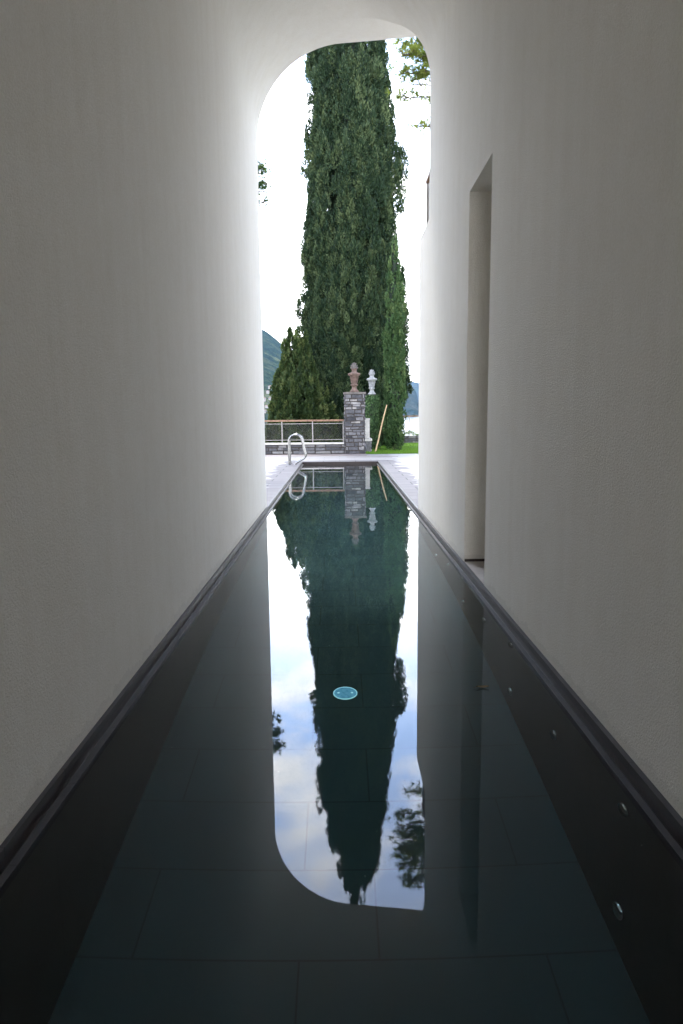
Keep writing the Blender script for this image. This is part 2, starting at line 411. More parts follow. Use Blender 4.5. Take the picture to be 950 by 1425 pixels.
# ------------------------------------------------------------------ terrace, lawn, ground, lake
mb = MB()
XW = 14
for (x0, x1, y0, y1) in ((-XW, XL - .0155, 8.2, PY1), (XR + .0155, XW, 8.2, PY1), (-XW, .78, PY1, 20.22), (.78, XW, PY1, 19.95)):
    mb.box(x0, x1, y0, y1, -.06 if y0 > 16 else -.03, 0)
mb.box(-XW, -3.25, YB - 10, 8.2, -.03, 0); mb.box(3.45, XW, YB - 10, 8.2, -.03, 0); mb.box(-3.25, 3.45, YB - 10, YB - .001, -.03, 0)  # rear box is unseen paving, added to bounce light into the passage
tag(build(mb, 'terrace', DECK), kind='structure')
mb = MB(); mb.box(-XW, .78, 19.2, 19.55, 0, .004); mb.box(-XW, .9, 19.85, 20.2, 0, .004); mb.box(.2, 1.6, 18.6, 18.72, 0, .004)
tag(build(mb, 'terrace_drain_strip', DARKSTRIP), kind='structure')
# lawn
mb = MB(); n = 30
mb.box(.78, XW, 19.95, 27.1, -.3, .012); tag(build(mb, 'lawn', LAWN), kind='structure')
N = 26000
px = rng.uniform(.8, 4.6, N); py = 19.93 + 7 * rng.random(N) ** 1.5; h = rng.uniform(.02, .06, N); a = rng.uniform(0, 6.28, N); w = .006
V = np.zeros((N, 3, 3)); V[:, 0] = np.stack([px - w * np.cos(a), py - w * np.sin(a), np.full(N, .01)], 1); V[:, 1] = np.stack([px + w * np.cos(a), py + w * np.sin(a), np.full(N, .01)], 1)
V[:, 2] = np.stack([px + rng.normal(0, .015, N), py + rng.normal(0, .015, N), h + .01], 1)
o = np_quads('grass', V, rng.random(N), GRASS, nv=3); tag(o, 'short bright green grass of the lawn', 'grass', kind='stuff')
# lower garden and slope to the lake
ZL = -14.0
def grid(name, f, us, vsl, mat, smooth=True):
    P = np.array([[f(u, v) for u in us] for v in vsl]); nu = len(us); nv_ = len(vsl)
    fs = [(j * nu + i, j * nu + i + 1, (j + 1) * nu + i + 1, (j + 1) * nu + i) for j in range(nv_ - 1) for i in range(nu - 1)]
    me = bpy.data.meshes.new(name); me.from_pydata(P.reshape(-1, 3).tolist(), [], fs); me.update(); 
    o = link(name, me, mat, smooth=80 if smooth else None); return o
def gz(x, y):
    if y < 20.3: return -3.2
    return -3.2 - max(0, y - 30) * .22 + .25 * math.sin(x * .7 + y * .5) * min(1, (y - 20.3) / 3)
o = grid('garden_ground', lambda u, v: (u, v, gz(u, v)), np.linspace(-60, 60, 61), np.linspace(-30, 90, 61), SOIL); tag(o, kind='structure')
mb = MB(); mb.add([(-9000, 10, ZL), (9000, 10, ZL), (9000, 14000, ZL), (-9000, 14000, ZL)], [(0, 1, 2, 3)])
tag(build(mb, 'lake', LAKE), kind='structure')

# ------------------------------------------------------------------ hills
def fbm(x, y, oct=5, seed=0):
    s = 0; a = 1; t = 0
    r = random.Random(seed)
    for k in range(oct):
        p1, p2, p3 = r.uniform(0, 6.3), r.uniform(0, 6.3), r.uniform(0, 6.3)
        fq = 2 ** k
        s += a * (math.sin(fq * x + p1 + 1.7 * math.sin(fq * y * .8 + p2)) * math.cos(fq * y * 1.1 + p3 + 1.3 * math.sin(fq * x * .7))); t += a; a *= .5
    return s / t
def interp(x, pts):
    xs_ = [p[0] for p in pts]; ys_ = [p[1] for p in pts]; return float(np.interp(x, xs_, ys_))
LH = [(-.6, .20), (-.3, .19), (-.18, .165), (-.105, .126), (-.062, .089), (-.03, .068), (.0, .05), (.03, .03), (.06, .0), (.2, 0)]
def hl(x, y):
    r = interp(x / max(y, 1), LH); t = min(1, max(0, (y - 1620 - 40 * math.sin(x * .01)) / 1500))
    t2 = t ** .85
    z = r * 3120 * t2 * (1 + .10 * fbm(x * .004, y * .003, 5, 3) * (1 - t * .6)) + 10 * fbm(x * .03, y * .03, 4, 5) * min(1, t * 8)
    if y > 3120: z -= (y - 3120) * .5
    return ZL - 1 + max(0, z) if r > .001 else ZL - 1
def hill_mat(name, dark, mid, light, meadow):
    m = Mat(name); v = m.obj(); f = m.noise(v, .012, 8, .65); f2 = m.noise(v, .004, 4, .5); f3 = m.noise(v, .09, 5, .7)
    c = m.ramp(f, [(.34, dark), (.5, mid), (.66, light)])
    c = m.mixc(m.math('MULTIPLY', m.math('GREATER_THAN', f2, .56), .75), c, meadow)
    c = m.mixc(.9, c, m.ramp(f3, [(.35, (.12, .12, .12)), (.65, (.8, .8, .8))]), 'OVERLAY')
    m.col(c); m.b.inputs['Roughness'].default_value = 1; m.b.inputs['Specular IOR Level'].default_value = 0; m.bump(m.math('ADD', m.noise(v, .05, 4), m.math('MULTIPLY', f3, .4)), 1.0, 14)
    return m.m
HILL = hill_mat('wooded_hill', (.005, .012, .008), (.018, .032, .016), (.055, .065, .032), (.10, .11, .055))
ROCKY = hill_mat('rocky_hill', (.01, .02, .012), (.03, .038, .026), (.08, .075, .066), (.035, .05, .026))
o = grid('hill', lambda u, v: (u * v, v, hl(u * v, v)), np.linspace(-.42, .12, 160), np.concatenate([np.linspace(1560, 3150, 130), np.linspace(3200, 4200, 12)]), HILL); tag(o, kind='structure')
RH = [(.02, 0), (.045, .012), (.07, .032), (.09, .041), (.098, .0405), (.1035, .0435), (.11, .035), (.1135, .026), (.118, .010), (.122, -.004), (.13, -.02)]
def hr(x, y):
    r = interp(x / y, RH); t = min(1, max(0, (y - 3300) / 900)); z = (r * 4200 + 14) * t ** .7 * (1 + .08 * fbm(x * .006, y * .004, 5, 9) * (1 - t)) 
    if y > 4200: z -= (y - 4200) * .4
    return ZL - 1 + max(0, z)
o = grid('hill', lambda u, v: (u * v, v, hr(u * v, v)), np.linspace(.02, .135, 90), np.linspace(3250, 4800, 60), ROCKY); tag(o, kind='structure')
BH = [(-.02, .02), (.03, .030), (.08, .040), (.1055, .0485), (.118, .0455), (.15, .05), (.2, .065), (.4, .08)]
def hb(x, y):
    r = interp(x / y, BH); t = min(1, max(0, (y - 6000) / 2000)); z = (r * 8000) * t ** .7 * (1 + .08 * fbm(x * .003, y * .002, 5, 12) * (1 - t))
    return ZL - 1 + max(0, z)
o = grid('hill', lambda u, v: (u * v, v, hb(u * v, v)), np.linspace(-.02, .3, 100), np.linspace(5950, 8000, 50), ROCKY); tag(o, kind='structure')

# houses on the left hill: found by walking out along bearings until the slope is met
WALLH = simple('pale_house_wall', (.30, .27, .25), .9, 0, .05, 1, 0); ROOFH = simple('tiled_roof', (.14, .08, .06), .9, 0, .2, .5, 0)
WINH = simple('house_window', (.05, .06, .07), .3, 0, .1, 1, 0)
hspots = [(-.0985, .0385, 20, 'white villa highest above the cluster of lakeside houses', 1.3), (-.1075, .0215, 15, 'wide pale house beside the leftmost edge of the hillside village', 1.5),
          (-.0995, .0235, 10, 'narrow cream house right of the wide pale one', 1.0), (-.091, .0215, 17, 'long low house half hidden by the conifer tip', .8),
          (-.1045, .012, 18, 'long pale pink house in the lower village row', 1.0), (-.1070, .0055, 12, 'small white house nearest the lake shore', 1.0),
          (-.094, .0175, 10, 'small house between the village and the conifer', .8), (-.0775, .086, 16, 'lone farmhouse at the left of the high meadow', .8),
          (-.070, .0855, 22, 'broad farmhouse at the right of the high meadow', .9), (-.1022, .0325, 15, 'low white annex just below the highest villa', .8)]
for (ux, el, wd, lab, hh) in hspots:
    y = 1600
    while y < 3100:
        x = ux * y
        if hl(x, y) > 1.15 + el * y: break
        y += 4
    x = ux * y; z = hl(x, y) - 3; H = 7 * hh + 3; D = 10; k = y / 1700
    wd *= k * .45; H = 2 + (H - 3) * k * .5
    hs = thing('house', lab, 'house', (x, y, z), 'houses on the far hillside')
    mb = MB(); mb.box(x - wd / 2, x + wd / 2, y - D / 2 - 6, y + D / 2, z - 8, z + H); build(mb, 'wall', WALLH, hs)
    mb = MB(); y0, y1 = y - D / 2 - 7, y + D / 2 + 1; e = 1
    mb.add([(x - wd / 2 - e, y0, z + H), (x + wd / 2 + e, y0, z + H), (x + wd / 2 + e, y1, z + H), (x - wd / 2 - e, y1, z + H), (x - wd / 2 + 2, (y0 + y1) / 2, z + H + 2.6), (x + wd / 2 - 2, (y0 + y1) / 2, z + H + 2.6)],
           [(0, 1, 5, 4), (1, 2, 5), (2, 3, 4, 5), (3, 0, 4), (3, 2, 1, 0)]); build(mb, 'roof', ROOFH, hs)
    nw = max(2, int(wd / 4))
    for i in range(nw):
        mb = MB(); cx = x - wd / 2 + (i + .5) * wd / nw; mb.box(cx - .6, cx + .6, y - D / 2 - 6.05, y - D / 2 - 5.9, z + H - 3.4, z + H - 1.8); build(mb, 'window', WINH, hs)

# ------------------------------------------------------------------ stone walls
def stone_face(mb, p0, du, nrm, L, z0, z1, rh=(.07, .135), bw=(.10, .33), prot=.04):
    z = z0
    while z < z1 - .02:
        h = random.uniform(*rh)
        if z + h > z1 - .04: h = z1 - z
        t = -random.uniform(0, .2)
        while t < L:
            w = random.uniform(*bw); a = max(0, t); b = min(L, t + w)
            if b - a > .03:
                g = .011; pr = random.uniform(.3, 1) * prot; q = []
                for (tt, zz) in ((a + g, z + g), (b - g, z + g), (b - g, z + h - g), (a + g, z + h - g)):
                    jt = random.uniform(-.012, .012); jz = random.uniform(-.015, .015); q.append((tt + jt, zz + jz))
                vs = [(p0[0] + du[0] * tt - nrm[0] * .02, p0[1] + du[1] * tt - nrm[1] * .02, zz) for tt, zz in q]
                cx = sum(k[0] for k in q) / 4; cz = sum(k[1] for k in q) / 4
                for tt, zz in q:
                    pj = pr * random.uniform(.6, 1.1); tt2 = tt + (cx - tt) * .08; zz2 = zz + (cz - zz) * .15
                    vs.append((p0[0] + du[0] * tt2 + nrm[0] * pj, p0[1] + du[1] * tt2 + nrm[1] * pj, zz2))
                mb.add(vs, [(4, 5, 6, 7), (0, 1, 5, 4), (1, 2, 6, 5), (2, 3, 7, 6), (3, 0, 4, 7)], random.choice([random.uniform(0, .6), random.uniform(.2, .8), random.random()]))
            t += w
        z += h
# gate pier
PX0, PX1, PY0, PYb = .178, .745, 20.22, 20.80
pier = thing('stone_pier', 'square pier of rough grey stone blocks carrying a terracotta urn', 'stone pier', (.46, 20.5, 0))
mb = MB(); mb.box(PX0, PX1, PY0, PYb, -.3, 1.745); build(mb, 'mortar_core', MORTAR, pier)
mb = MB(); stone_face(mb, (PX0, PY0), (1, 0), (0, -1), PX1 - PX0, 0, 1.745); stone_face(mb, (PX1, PY0), (0, 1), (1, 0), PYb - PY0, 0, 1.745)
stone_face(mb, (PX0, PY0), (0, 1), (-1, 0), PYb - PY0, 0, 1.745); stone_face(mb, (PX0, PYb), (1, 0), (0, 1), PX1 - PX0, 0, 1.745)
build(mb, 'stone_blocks', STONE, pier)
mb = MB(); mb.box(PX0 - .045, PX1 + .045, PY0 - .045, PYb + .045, 1.747, 1.80, j=.006); build(mb, 'cap_stone', CAP, pier)
UP = [(0, .135), (.035, .135), (.05, .115), (.09, .085), (.14, .068), (.18, .072), (.195, .108), (.215, .115), (.232, .105), (.24, .075), (.30, .08), (.38, .088), (.43, .10), (.465, .13), (.50, .182), (.525, .188), (.55, .175), (.565, .12), (.59, .078), (.635, .07), (.66, .078), (.69, .098)]
def urn(name, label, x, y, z, s, mat, smat):
    t = thing(name, label, 'urn', (x, y, z))
    mb = MB(); mb.lathe([(a * s, b * s) for a, b in UP], (x, y, z), 40)
    for k in range(16):                              # gadroon ribs on the bowl
        a = 2 * math.pi * k / 16
        mb.tube([(x + s * r * math.cos(a), y + s * r * math.sin(a), z + s * zz) for zz, r in ((.25, .082), (.31, .092), (.39, .102), (.44, .125))], [.006 * s, .012 * s, .014 * s, .008 * s], 6)
    build(mb, 'body', mat, t, 50)
    mb = MB(); mb.lathe([(a * s, b * s) for a, b in [(.68, .08), (.72, .075), (.76, .065), (.80, .05), (.84, .02), (.875, .004)]], (x, y, z), 20)
    for row, (rz, rr, nn, ln) in enumerate(((.685, .085, 11, .05), (.74, .072, 9, .055), (.80, .04, 6, .055))):
        for k in range(nn):
            a = 2 * math.pi * (k + .5 * row) / nn
            mb.tube([(x + s * rr * math.cos(a), y + s * rr * math.sin(a), z + s * rz), (x + s * (rr + .022) * math.cos(a), y + s * (rr + .022) * math.sin(a), z + s * (rz + ln * .6)), (x + s * (rr + .016) * math.cos(a), y + s * (rr + .016) * math.sin(a), z + s * (rz + ln))], [.016 * s, .014 * s, .003 * s], 6)
    build(mb, 'finial', smat, t, 60)
urn('stone_urn', 'weathered terracotta urn with leafy finial on the square stone pier', .46, 20.5, 1.80, 1.0, TERRA, CAP)
urn('stone_urn', 'white stone urn with finial on the ivy covered pillar', 1.075, 22.5, 1.79, .92, WSTONE, WSTONE)

# ivy pillar
ip = thing('ivy_pillar', 'slender pillar wrapped in ivy beneath the white urn', 'pillar', (1.07, 22.5, 0))
mb = MB(); mb.box(.90, 1.24, 22.33, 22.67, -.2, 1.74); mb.box(.87, 1.27, 22.30, 22.70, 1.741, 1.79, j=.004); build(mb, 'pillar_shaft', MORTAR, ip)
def leaves(name, pts, nrm, size, mat, parent, tint=None):
    N = len(pts); a = rng.normal(size=(N, 3)); a -= (a * nrm).sum(1)[:, None] * nrm * .7; a /= np.linalg.norm(a, axis=1)[:, None]
    b = np.cross(a, nrm + rng.normal(0, .35, (N, 3))); b /= np.linalg.norm(b, axis=1)[:, None]
    s = size * rng.uniform(.6, 1.3, N)[:, None]
    V = np.stack([pts - a * s, pts + b * s * .7 - a * s * .1, pts + a * s, pts - b * s * .7 - a * s * .1], 1)
    return np_quads(name, V, rng.random(N) if tint is None else tint, mat, parent)
P = []; NN = []
for i in range(4200):
    sd = random.choice([0, 0, 1, 2, 3]); t = random.uniform(-.2, .2); z = 1.75 * random.random() ** .8 + .02; off = .17 + abs(random.gauss(.035, .035)) + .03 * math.sin(z * 9 + sd)
    if z > 1.25 and abs(t) < .1 and sd == 0 and random.random() < .3: continue
    x, y, n = {0: (t, -off, (0, -1, 0)), 1: (off, t, (1, 0, 0)), 2: (-off, t, (-1, 0, 0)), 3: (t, off, (0, 1, 0))}[sd]
    P.append((1.07 + x, 22.5 + y, z)); NN.append(n)
leaves('ivy', np.array(P), np.array(NN, float), .033, IVY, ip)

# low parapet wall with mesh railing (left)
pw = thing('parapet_wall', 'low grey stone parapet with pale ledge left of the pier', 'wall', (-6, 20.4, 0))
mb = MB(); mb.box(-XW, PX0 - .002, 20.33, 20.62, -3.4, .285); build(mb, 'mortar_core', MORTAR, pw)
mb = MB(); stone_face(mb, (-4.5, 20.33), (1, 0), (0, -1), 4.66, .0, .285, (.09, .14), (.18, .5)); stone_face(mb, (-XW, 20.33), (1, 0), (0, -1), XW - 4.5, .0, .285, (.09, .14), (.18, .5)); build(mb, 'stone_blocks', STONE, pw)
mb = MB()
xx = -XW
while xx < PX0 - .05:
    x2 = min(xx + 1.8, PX0 - .036); mb.box(xx, x2 - .006, 20.26, 20.64, .287, .33); xx = x2 + .0
    if x2 >= PX0 - .04: break
build(mb, 'ledge', PALE, pw)
rg = thing('terrace_railing', 'mesh railing with brown wooden handrail on the low parapet left of the pier', 'railing', (-6, 20.4, .33))
YRl = 20.42
mb = MB(); mb.box(-XW, PX0 - .035, YRl - .04, YRl + .03, .958, 1.01); build(mb, 'handrail', WOOD, rg)
mb = MB(); mb.box(-XW, .118, YRl - .009, YRl + .009, .885, .903); mb.box(-XW, .118, YRl - .009, YRl + .009, .405, .423); build(mb, 'rail_bar', GALV, rg)
for k in range(15):
    x = .119 - .908 * k
    mb = MB(); mb.box(x - .016, x + .016, YRl - .03, YRl - .0095, .331, .957); build(mb, 'post', GALV, rg)
mb = MB(); netting(mb, (-6.2, YRl), (1, 0), 6.3, .42, .888, .05, .0014); build(mb, 'wire_mesh', WIRE, rg)

# side parapet behind the pier
sp = thing('side_parapet', 'short pale parapet with a stone post running back behind the pier', 'wall', (.88, 21.5, 0))
mb = MB(); mb.box(.80, .96, 20.85, 22.28, -.2, .34, j=.006); stone_face(mb, (.96, 20.85), (0, 1), (1, 0), 1.4, 0, .34); build(mb, 'stone_blocks', STONE, sp)
mb = MB(); mb.box(.77, 1.0, 20.83, 22.27, .343, .41, j=.004); build(mb, 'ledge', PALE, sp)
mb = MB(); mb.box(.80, .93, 21.1, 21.25, .413, .98, j=.006); mb.box(.78, .95, 21.08, 21.27, .982, 1.03, j=.004); build(mb, 'stone_post', PALE, sp)

# far wall + railing across the lawn
fw = thing('far_garden_wall', 'low stone wall with plants at the far edge of the lawn', 'wall', (6, 27.1, 0))
mb = MB(); mb.box(.9, XW, 27.05, 27.35, -3.4, .295); build(mb, 'mortar_core', MORTAR, fw)
mb = MB(); stone_face(mb, (.9, 27.05), (1, 0), (0, -1), 8, -.02, .30, (.1, .16), (.15, .5)); build(mb, 'stone_blocks', STONE, fw)
P = []; 
for i in range(2600):
    x = random.uniform(1.2, 8); h = .05 + .16 * abs(math.sin(x * 5.1) * math.sin(x * 2.3 + 1)); P.append((x, 27.12 + random.uniform(-.1, .1), .3 + h * random.random() ** .7))
o = leaves('wall_plants', np.array(P), np.tile([0, -.6, .8], (len(P), 1)), .028, LEAFY, None); tag(o, 'low leafy plants trailing along the top of the far wall', 'plants', kind='stuff')
fr_ = thing('far_railing', 'thin railing with brown handrail above the far stone wall', 'railing', (6, 27.25, .3))
mb = MB(); mb.box(.9, XW, 27.22, 27.28, 1.04, 1.085); build(mb, 'handrail', WOOD, fr_)
for k in range(9):
    x = 2.765 + 1.25 * (k - 1); mb = MB(); mb.box(x - .016, x + .016, 27.235, 27.265, .296, 1.039); build(mb, 'post', GALV, fr_)
mb = MB()
for zz in (.5, .68, .86): mb.tube([(.9, 27.25, zz), (XW, 27.25, zz)], .002, 4)
build(mb, 'cable', WIRE, fr_)

# leaning pole
mb = MB(); A = np.array([1.083, 20.70, .012]); B = np.array([1.475, 21.35, 1.43]); mb.tube([A + (B - A) * t + np.array([.006 * math.sin(t * 7), 0, 0]) for t in np.linspace(0, 1, 9)], [.026, .025, .024, .023, .022, .021, .02, .019, .017], 10)
tag(build(mb, 'wooden_pole', BAMBOO, None, 50, tuple(A)), 'thin wooden pole leaning against the slim cypress', 'pole')

# pool handrails
def handrail(dy, lab):
    x0, y0 = -1.185, 16.02 + dy
    t = thing('pool_handrail', lab, 'handrail', (x0, y0, 0), 'steel handrails at the far end of the pool')
    pts = [(x0, 0), (x0, .28), (x0, .53)]
    cx, cz, r = x0 + .16, .535, .16
    for a in np.linspace(170, 25, 12): pts.append((cx + r * math.cos(R(a)), cz + r * math.sin(R(a))))
    pts += [(-.845, .40), (-.812, .265), (-.80, .215), (-.807, .175), (-.835, .14), (-.95, .075), (-1.035, .03), (-1.05, .0)]
    mb = MB(); mb.tube([(x, y0, z) for x, z in pts], .0215, 12); build(mb, 'tube', CHROME, t, 60)
    for fx in (x0, -1.047):
        mb = MB(); mb.lathe([(0, .045), (.008, .045), (.014, .028)], (fx, y0, .001), 20); build(mb, 'flange', CHROME, t, 40)
handrail(0, 'nearer bent steel pool handrail'); handrail(.42, 'farther bent steel pool handrail, just behind the nearer one')

# ------------------------------------------------------------------ trees
def sprays(centres, dirs, L, W, tint):
    """pointed little sprays: quads with base, sides and tip"""
    N = len(centres); d = dirs / np.linalg.norm(dirs, axis=1)[:, None]
    s = np.cross(d, rng.normal(size=(N, 3))); s /= np.linalg.norm(s, axis=1)[:, None]
    L = L * rng.uniform(.6, 1.35, N)[:, None]; W = W * rng.uniform(.7, 1.3, N)[:, None]
    return np.stack([centres - d * L * .45, centres + s * W, centres + d * L * .6, centres - s * W], 1)

def flame_pts(cx, cy, z0, z1, rad, dens, clump=.2, prof=None, seed=0, flat_y=1.0, cen=None):
    """clumps of sprays over the surface of a flame shaped volume"""
    H = z1 - z0
    pr = prof or (lambda t: (min(1, t / .12) ** .5) * (1 - t ** 2.2) ** .8)
    ts = np.linspace(0, 1, 60); w = np.array([max(pr(t), .03) for t in ts]); cdf = np.cumsum(w); cdf /= cdf[-1]
    area = 2 * math.pi * rad * H * w.mean()
    nc = max(6, int(area / (clump * clump * 1.15)))
    t = np.interp(rng.random(nc), cdf, ts); th = rng.uniform(0, 2 * math.pi, nc)
    rr = np.array([pr(a) for a in t]) * rad
    lf = np.sin(th * 5 + t * H * 1.1 + seed) * np.sin(th * 3 - t * H * .9 + 1.3) + .6 * np.sin(th * 11 + t * H * 2.6)
    dep = (rng.normal(0, .13, nc) + .10 * lf) * min(rad, 1.0) - .05
    rr = np.maximum(rr + dep, 0)
    cs = np.stack([cx + rr * np.cos(th), cy + rr * np.sin(th) * flat_y, z0 + t * H], 1)
    if cen is not None:
        cs[:, 0] += np.array([cen(z) for z in cs[:, 2]])
    per = max(6, int(dens * clump * clump * 2.1)); tint = rng.random(nc) ** 1.2
    C = np.repeat(cs, per, 0); TH = np.repeat(th, per); N = len(C)
    g = rng.normal(size=(N, 3)); g /= np.linalg.norm(g, axis=1)[:, None]; g *= rng.uniform(.72, 1.05, N)[:, None]
    out = np.stack([np.cos(TH), np.sin(TH), np.zeros(N)], 1)
    upb = g[:, 2:3]
    wd_ = clump * (.42 - .2 * g[:, 2:3]); C = C + g * np.concatenate([wd_, wd_, np.full_like(wd_, clump * 1.05)], 1)
    # clump tapers to its tip
    k = np.clip(1 - .5 * np.maximum(g[:, 2], 0), .3, 1)
    D = g * .75 + out * .3 + np.array([0, 0, .9]) + rng.normal(0, .28, (N, 3))
    T = .62 * np.repeat(tint, per) + .42 * rng.random(N) ** 1.6 + rng.normal(0, .06, N)
    return C, D, np.clip(T, 0, 1)

def make_tree(name, label, cat, base, flames, mat, dens, L, W, core=None, trunk=None, group=None):
    t = thing(name, label, cat, base, group)
    Cs, Ds, Ts = [], [], []
    for fl_ in flames:
        c_, d_, t_ = flame_pts(*fl_['a'], fl_.get('dens', dens), **fl_.get('k', {})); t_ = np.clip(t_ + random.uniform(-.12, .14), 0, 1)
        Cs.append(c_); Ds.append(d_); Ts.append(t_)
    C = np.concatenate(Cs); D = np.concatenate(Ds); T = np.concatenate(Ts)
    np_quads('crown', sprays(C, D, L, W, T), T, mat, t)
    if core: build(core, 'dark_core', CORE, t, 80)
    if trunk: build(trunk, 'trunk', BARK, t, 60)
    return t

# main cypress group
ZT = [(-3.0, .42, .8), (-1, .42, 1.45), (1, .40, 1.55), (3.7, .40, 1.6), (5.5, .42, 1.6), (7.4, .42, 1.56), (9.1, .50, 1.52), (10.8, .56, 1.5), (12.4, .48, 1.38), (13.9, .46, 1.28), (15.5, .46, 1.08), (17.1, .52, .64), (18.2, .48, .33), (19.2, .43, .03)]
zz_ = [a[0] for a in ZT]
cenx = lambda z: float(np.interp(z, zz_, [a[1] for a in ZT])) - .45
proff = lambda t: float(np.interp(-3 + t * 22.2, zz_, [a[2] for a in ZT])) / 1.6
YT = 25.6
fl_list = [dict(a=(.45, YT, -3.0, 19.2, 1.42), k=dict(clump=.36, prof=proff, cen=cenx)),
           dict(a=(.45, YT, -2.0, 18.8, 1.22), k=dict(clump=.24, prof=lambda t: float(np.interp(-2 + t * 20.8, zz_, [a[2] for a in ZT])) / 1.6, cen=cenx), dens=420)]
rr_ = random.Random(4)
for i in range(52):           # vertical lobes climbing the front of the crown
    th = R(rr_.uniform(185, 355)); rz = 1.40
    x = .42 + rz * math.cos(th); y = YT + rz * math.sin(th); z0 = rr_.uniform(-2, 3.0) if i < 30 else rr_.uniform(3, 11)
    z1 = z0 + rr_.uniform(3.2, 6.5)
    k = float(np.interp(z1, zz_, [a[2] for a in ZT])) / 1.6
    x = .42 + rz * k * math.cos(th); y = YT + rz * k * math.sin(th)
    fl_list.append(dict(a=(x, y, z0, z1, rr_.uniform(.28, .46)), k=dict(clump=.2)))
# protruding limbs fitted to the outline
for (x, y, z0, z1, r) in [(1.95, 25.4, 8.0, 10.9, .42), (2.25, 25.6, 9.3, 10.8, .28), (1.8, 25.3, 6.9, 9.2, .32), (1.75, 25.5, 10.6, 12.6, .34), (1.55, 25.5, 12.2, 14.4, .32), (1.35, 25.5, 14.0, 16.0, .32), (1.3, 25.6, 15.6, 17, .22), (-.4, 25.5, 14.8, 16.4, .3), (-.72, 25.4, 12.4, 14.3, .28), (-.92, 25.4, 9.4, 11.4, .3),
                          (-1.0, 25.2, 6.2, 8.3, .3), (-1.25, 25.3, 4.6, 5.5, .3), (-1.15, 25.2, 2.5, 5.2, .3), (2.2, 25.2, 1.3, 4.2, .30), (2.36, 25.4, 2.4, 4.4, .24), (2.15, 25.2, 3.4, 6.3, .26), (2.4, 25.3, 3.9, 5.2, .19), (2.32, 25.4, 5.2, 6.5, .16), (2.5, 25.3, 1.9, 2.9, .18), (.1, 25.6, 16.6, 18.3, .2), (.85, 25.6, 16.8, 18.2, .18), (1.1, 25.5, 15, 17.6, .25),
                          (-.9, 24.7, -2, 3.3, .42), (-.4, 24.3, -2, 2.9, .45), (.3, 24.2, -2, 3.5, .4), (-.75, 24.3, -1, 4.3, .35), (1.5, 24.5, .5, 3.2, .4), (1.9, 24.8, .6, 3.6, .35)]:
    fl_list.append(dict(a=(x, y, z0, z1, r), k=dict(clump=.16)))
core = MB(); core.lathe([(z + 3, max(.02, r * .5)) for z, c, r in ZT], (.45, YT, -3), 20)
trunk = MB(); trunk.tube([(.45, YT, -3.6), (.42, YT, -1), (.45, YT, 6), (.47, YT, 17)], [.42, .36, .25, .04], 12)
big = make_tree('cypress_tree', 'huge dense old cypress towering behind the stone pier', 'tree', (.45, YT, -3.2), fl_list, CYP, 760, .095, .0165, core, trunk)
# bare twigs on the face of the crown
# slim cypress on the lawn
fs = [dict(a=(1.735, 21.6, .07, 6.5, .295), k=dict(clump=.17, prof=lambda t: float(np.interp(t, [0, .03, .1, .35, .6, .8, .93, 1], [.45, .8, 1, 1.02, .92, .72, .4, .05]))))]
for i in range(16):
    th = R(random.uniform(180, 360)); z0 = random.uniform(.2, 4); z1 = z0 + random.uniform(.8, 1.8); fs.append(dict(a=(1.735 + .22 * math.cos(th), 21.6 + .22 * math.sin(th), z0, z1, .12), k=dict(clump=.09)))
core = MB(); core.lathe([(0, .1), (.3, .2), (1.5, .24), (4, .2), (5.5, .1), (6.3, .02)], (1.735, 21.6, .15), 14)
trunk = MB(); trunk.tube([(1.735, 21.6, -.05), (1.735, 21.6, .5), (1.735, 21.6, 5.5)], [.07, .055, .01], 10)
make_tree('cypress_tree', 'slim columnar young cypress standing on the lawn', 'tree', (1.735, 21.6, 0), fs, CYP2, 900, .08, .02, core, trunk)
# bushy conifer, left
fs = []
for (x, y, z0, z1, r) in [(-1.62, 23.6, 2.4, 4.15, .26), (-1.35, 23.7, 1.5, 4.1, .35), (-1.1, 23.9, 1, 4.0, .38), (-1.85, 23.5, 1.9, 3.1, .25), (-1.7, 23.4, .6, 2.9, .42), (-2.05, 23.4, .9, 2.4, .28), (-2.12, 23.5, 1.7, 2.55, .16), (-1.5, 23.2, -.5, 2.2, .5), (-2.0, 23.3, -.6, 1.6, .42), (-1.1, 23.1, -1, 2.6, .5), (-.7, 23.4, -1, 2.3, .5), (-2.28, 23.2, .1, 1.25, .2), (-2.3, 23.3, -.5, .9, .3), (-.4, 23.6, -1, 2.0, .45), (-1.75, 23.0, -1.5, 1.0, .5), (-2.1, 22.9, -1.5, .45, .35)]:
    fs.append(dict(a=(x, y, z0, z1, r), k=dict(clump=.17)))
for i in range(38):
    th = random.uniform(0, 6.28); z = random.uniform(-1.5, 3); rr2 = .85 - .18 * z + random.uniform(-.15, .1); fs.append(dict(a=(-1.5 + (.95 + .25 * math.sin(z * 4)) * rr2 * math.cos(th), 23.5 + rr2 * math.sin(th), z, z + random.uniform(.5, 1.1), .16), k=dict(clump=.13)))
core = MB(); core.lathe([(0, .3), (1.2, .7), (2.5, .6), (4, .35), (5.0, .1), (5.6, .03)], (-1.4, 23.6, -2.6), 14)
trunk = MB(); trunk.tube([(-1.4, 23.6, -3.6), (-1.4, 23.6, 0), (-1.4, 23.6, 3.4)], [.16, .12, .02], 10)
make_tree('conifer_tree', 'bushy yellowish green conifer left of the huge cypress, behind the railing', 'tree', (-1.4, 23.6, -3.2), fs, CON, 620, .10, .028, core, trunk)
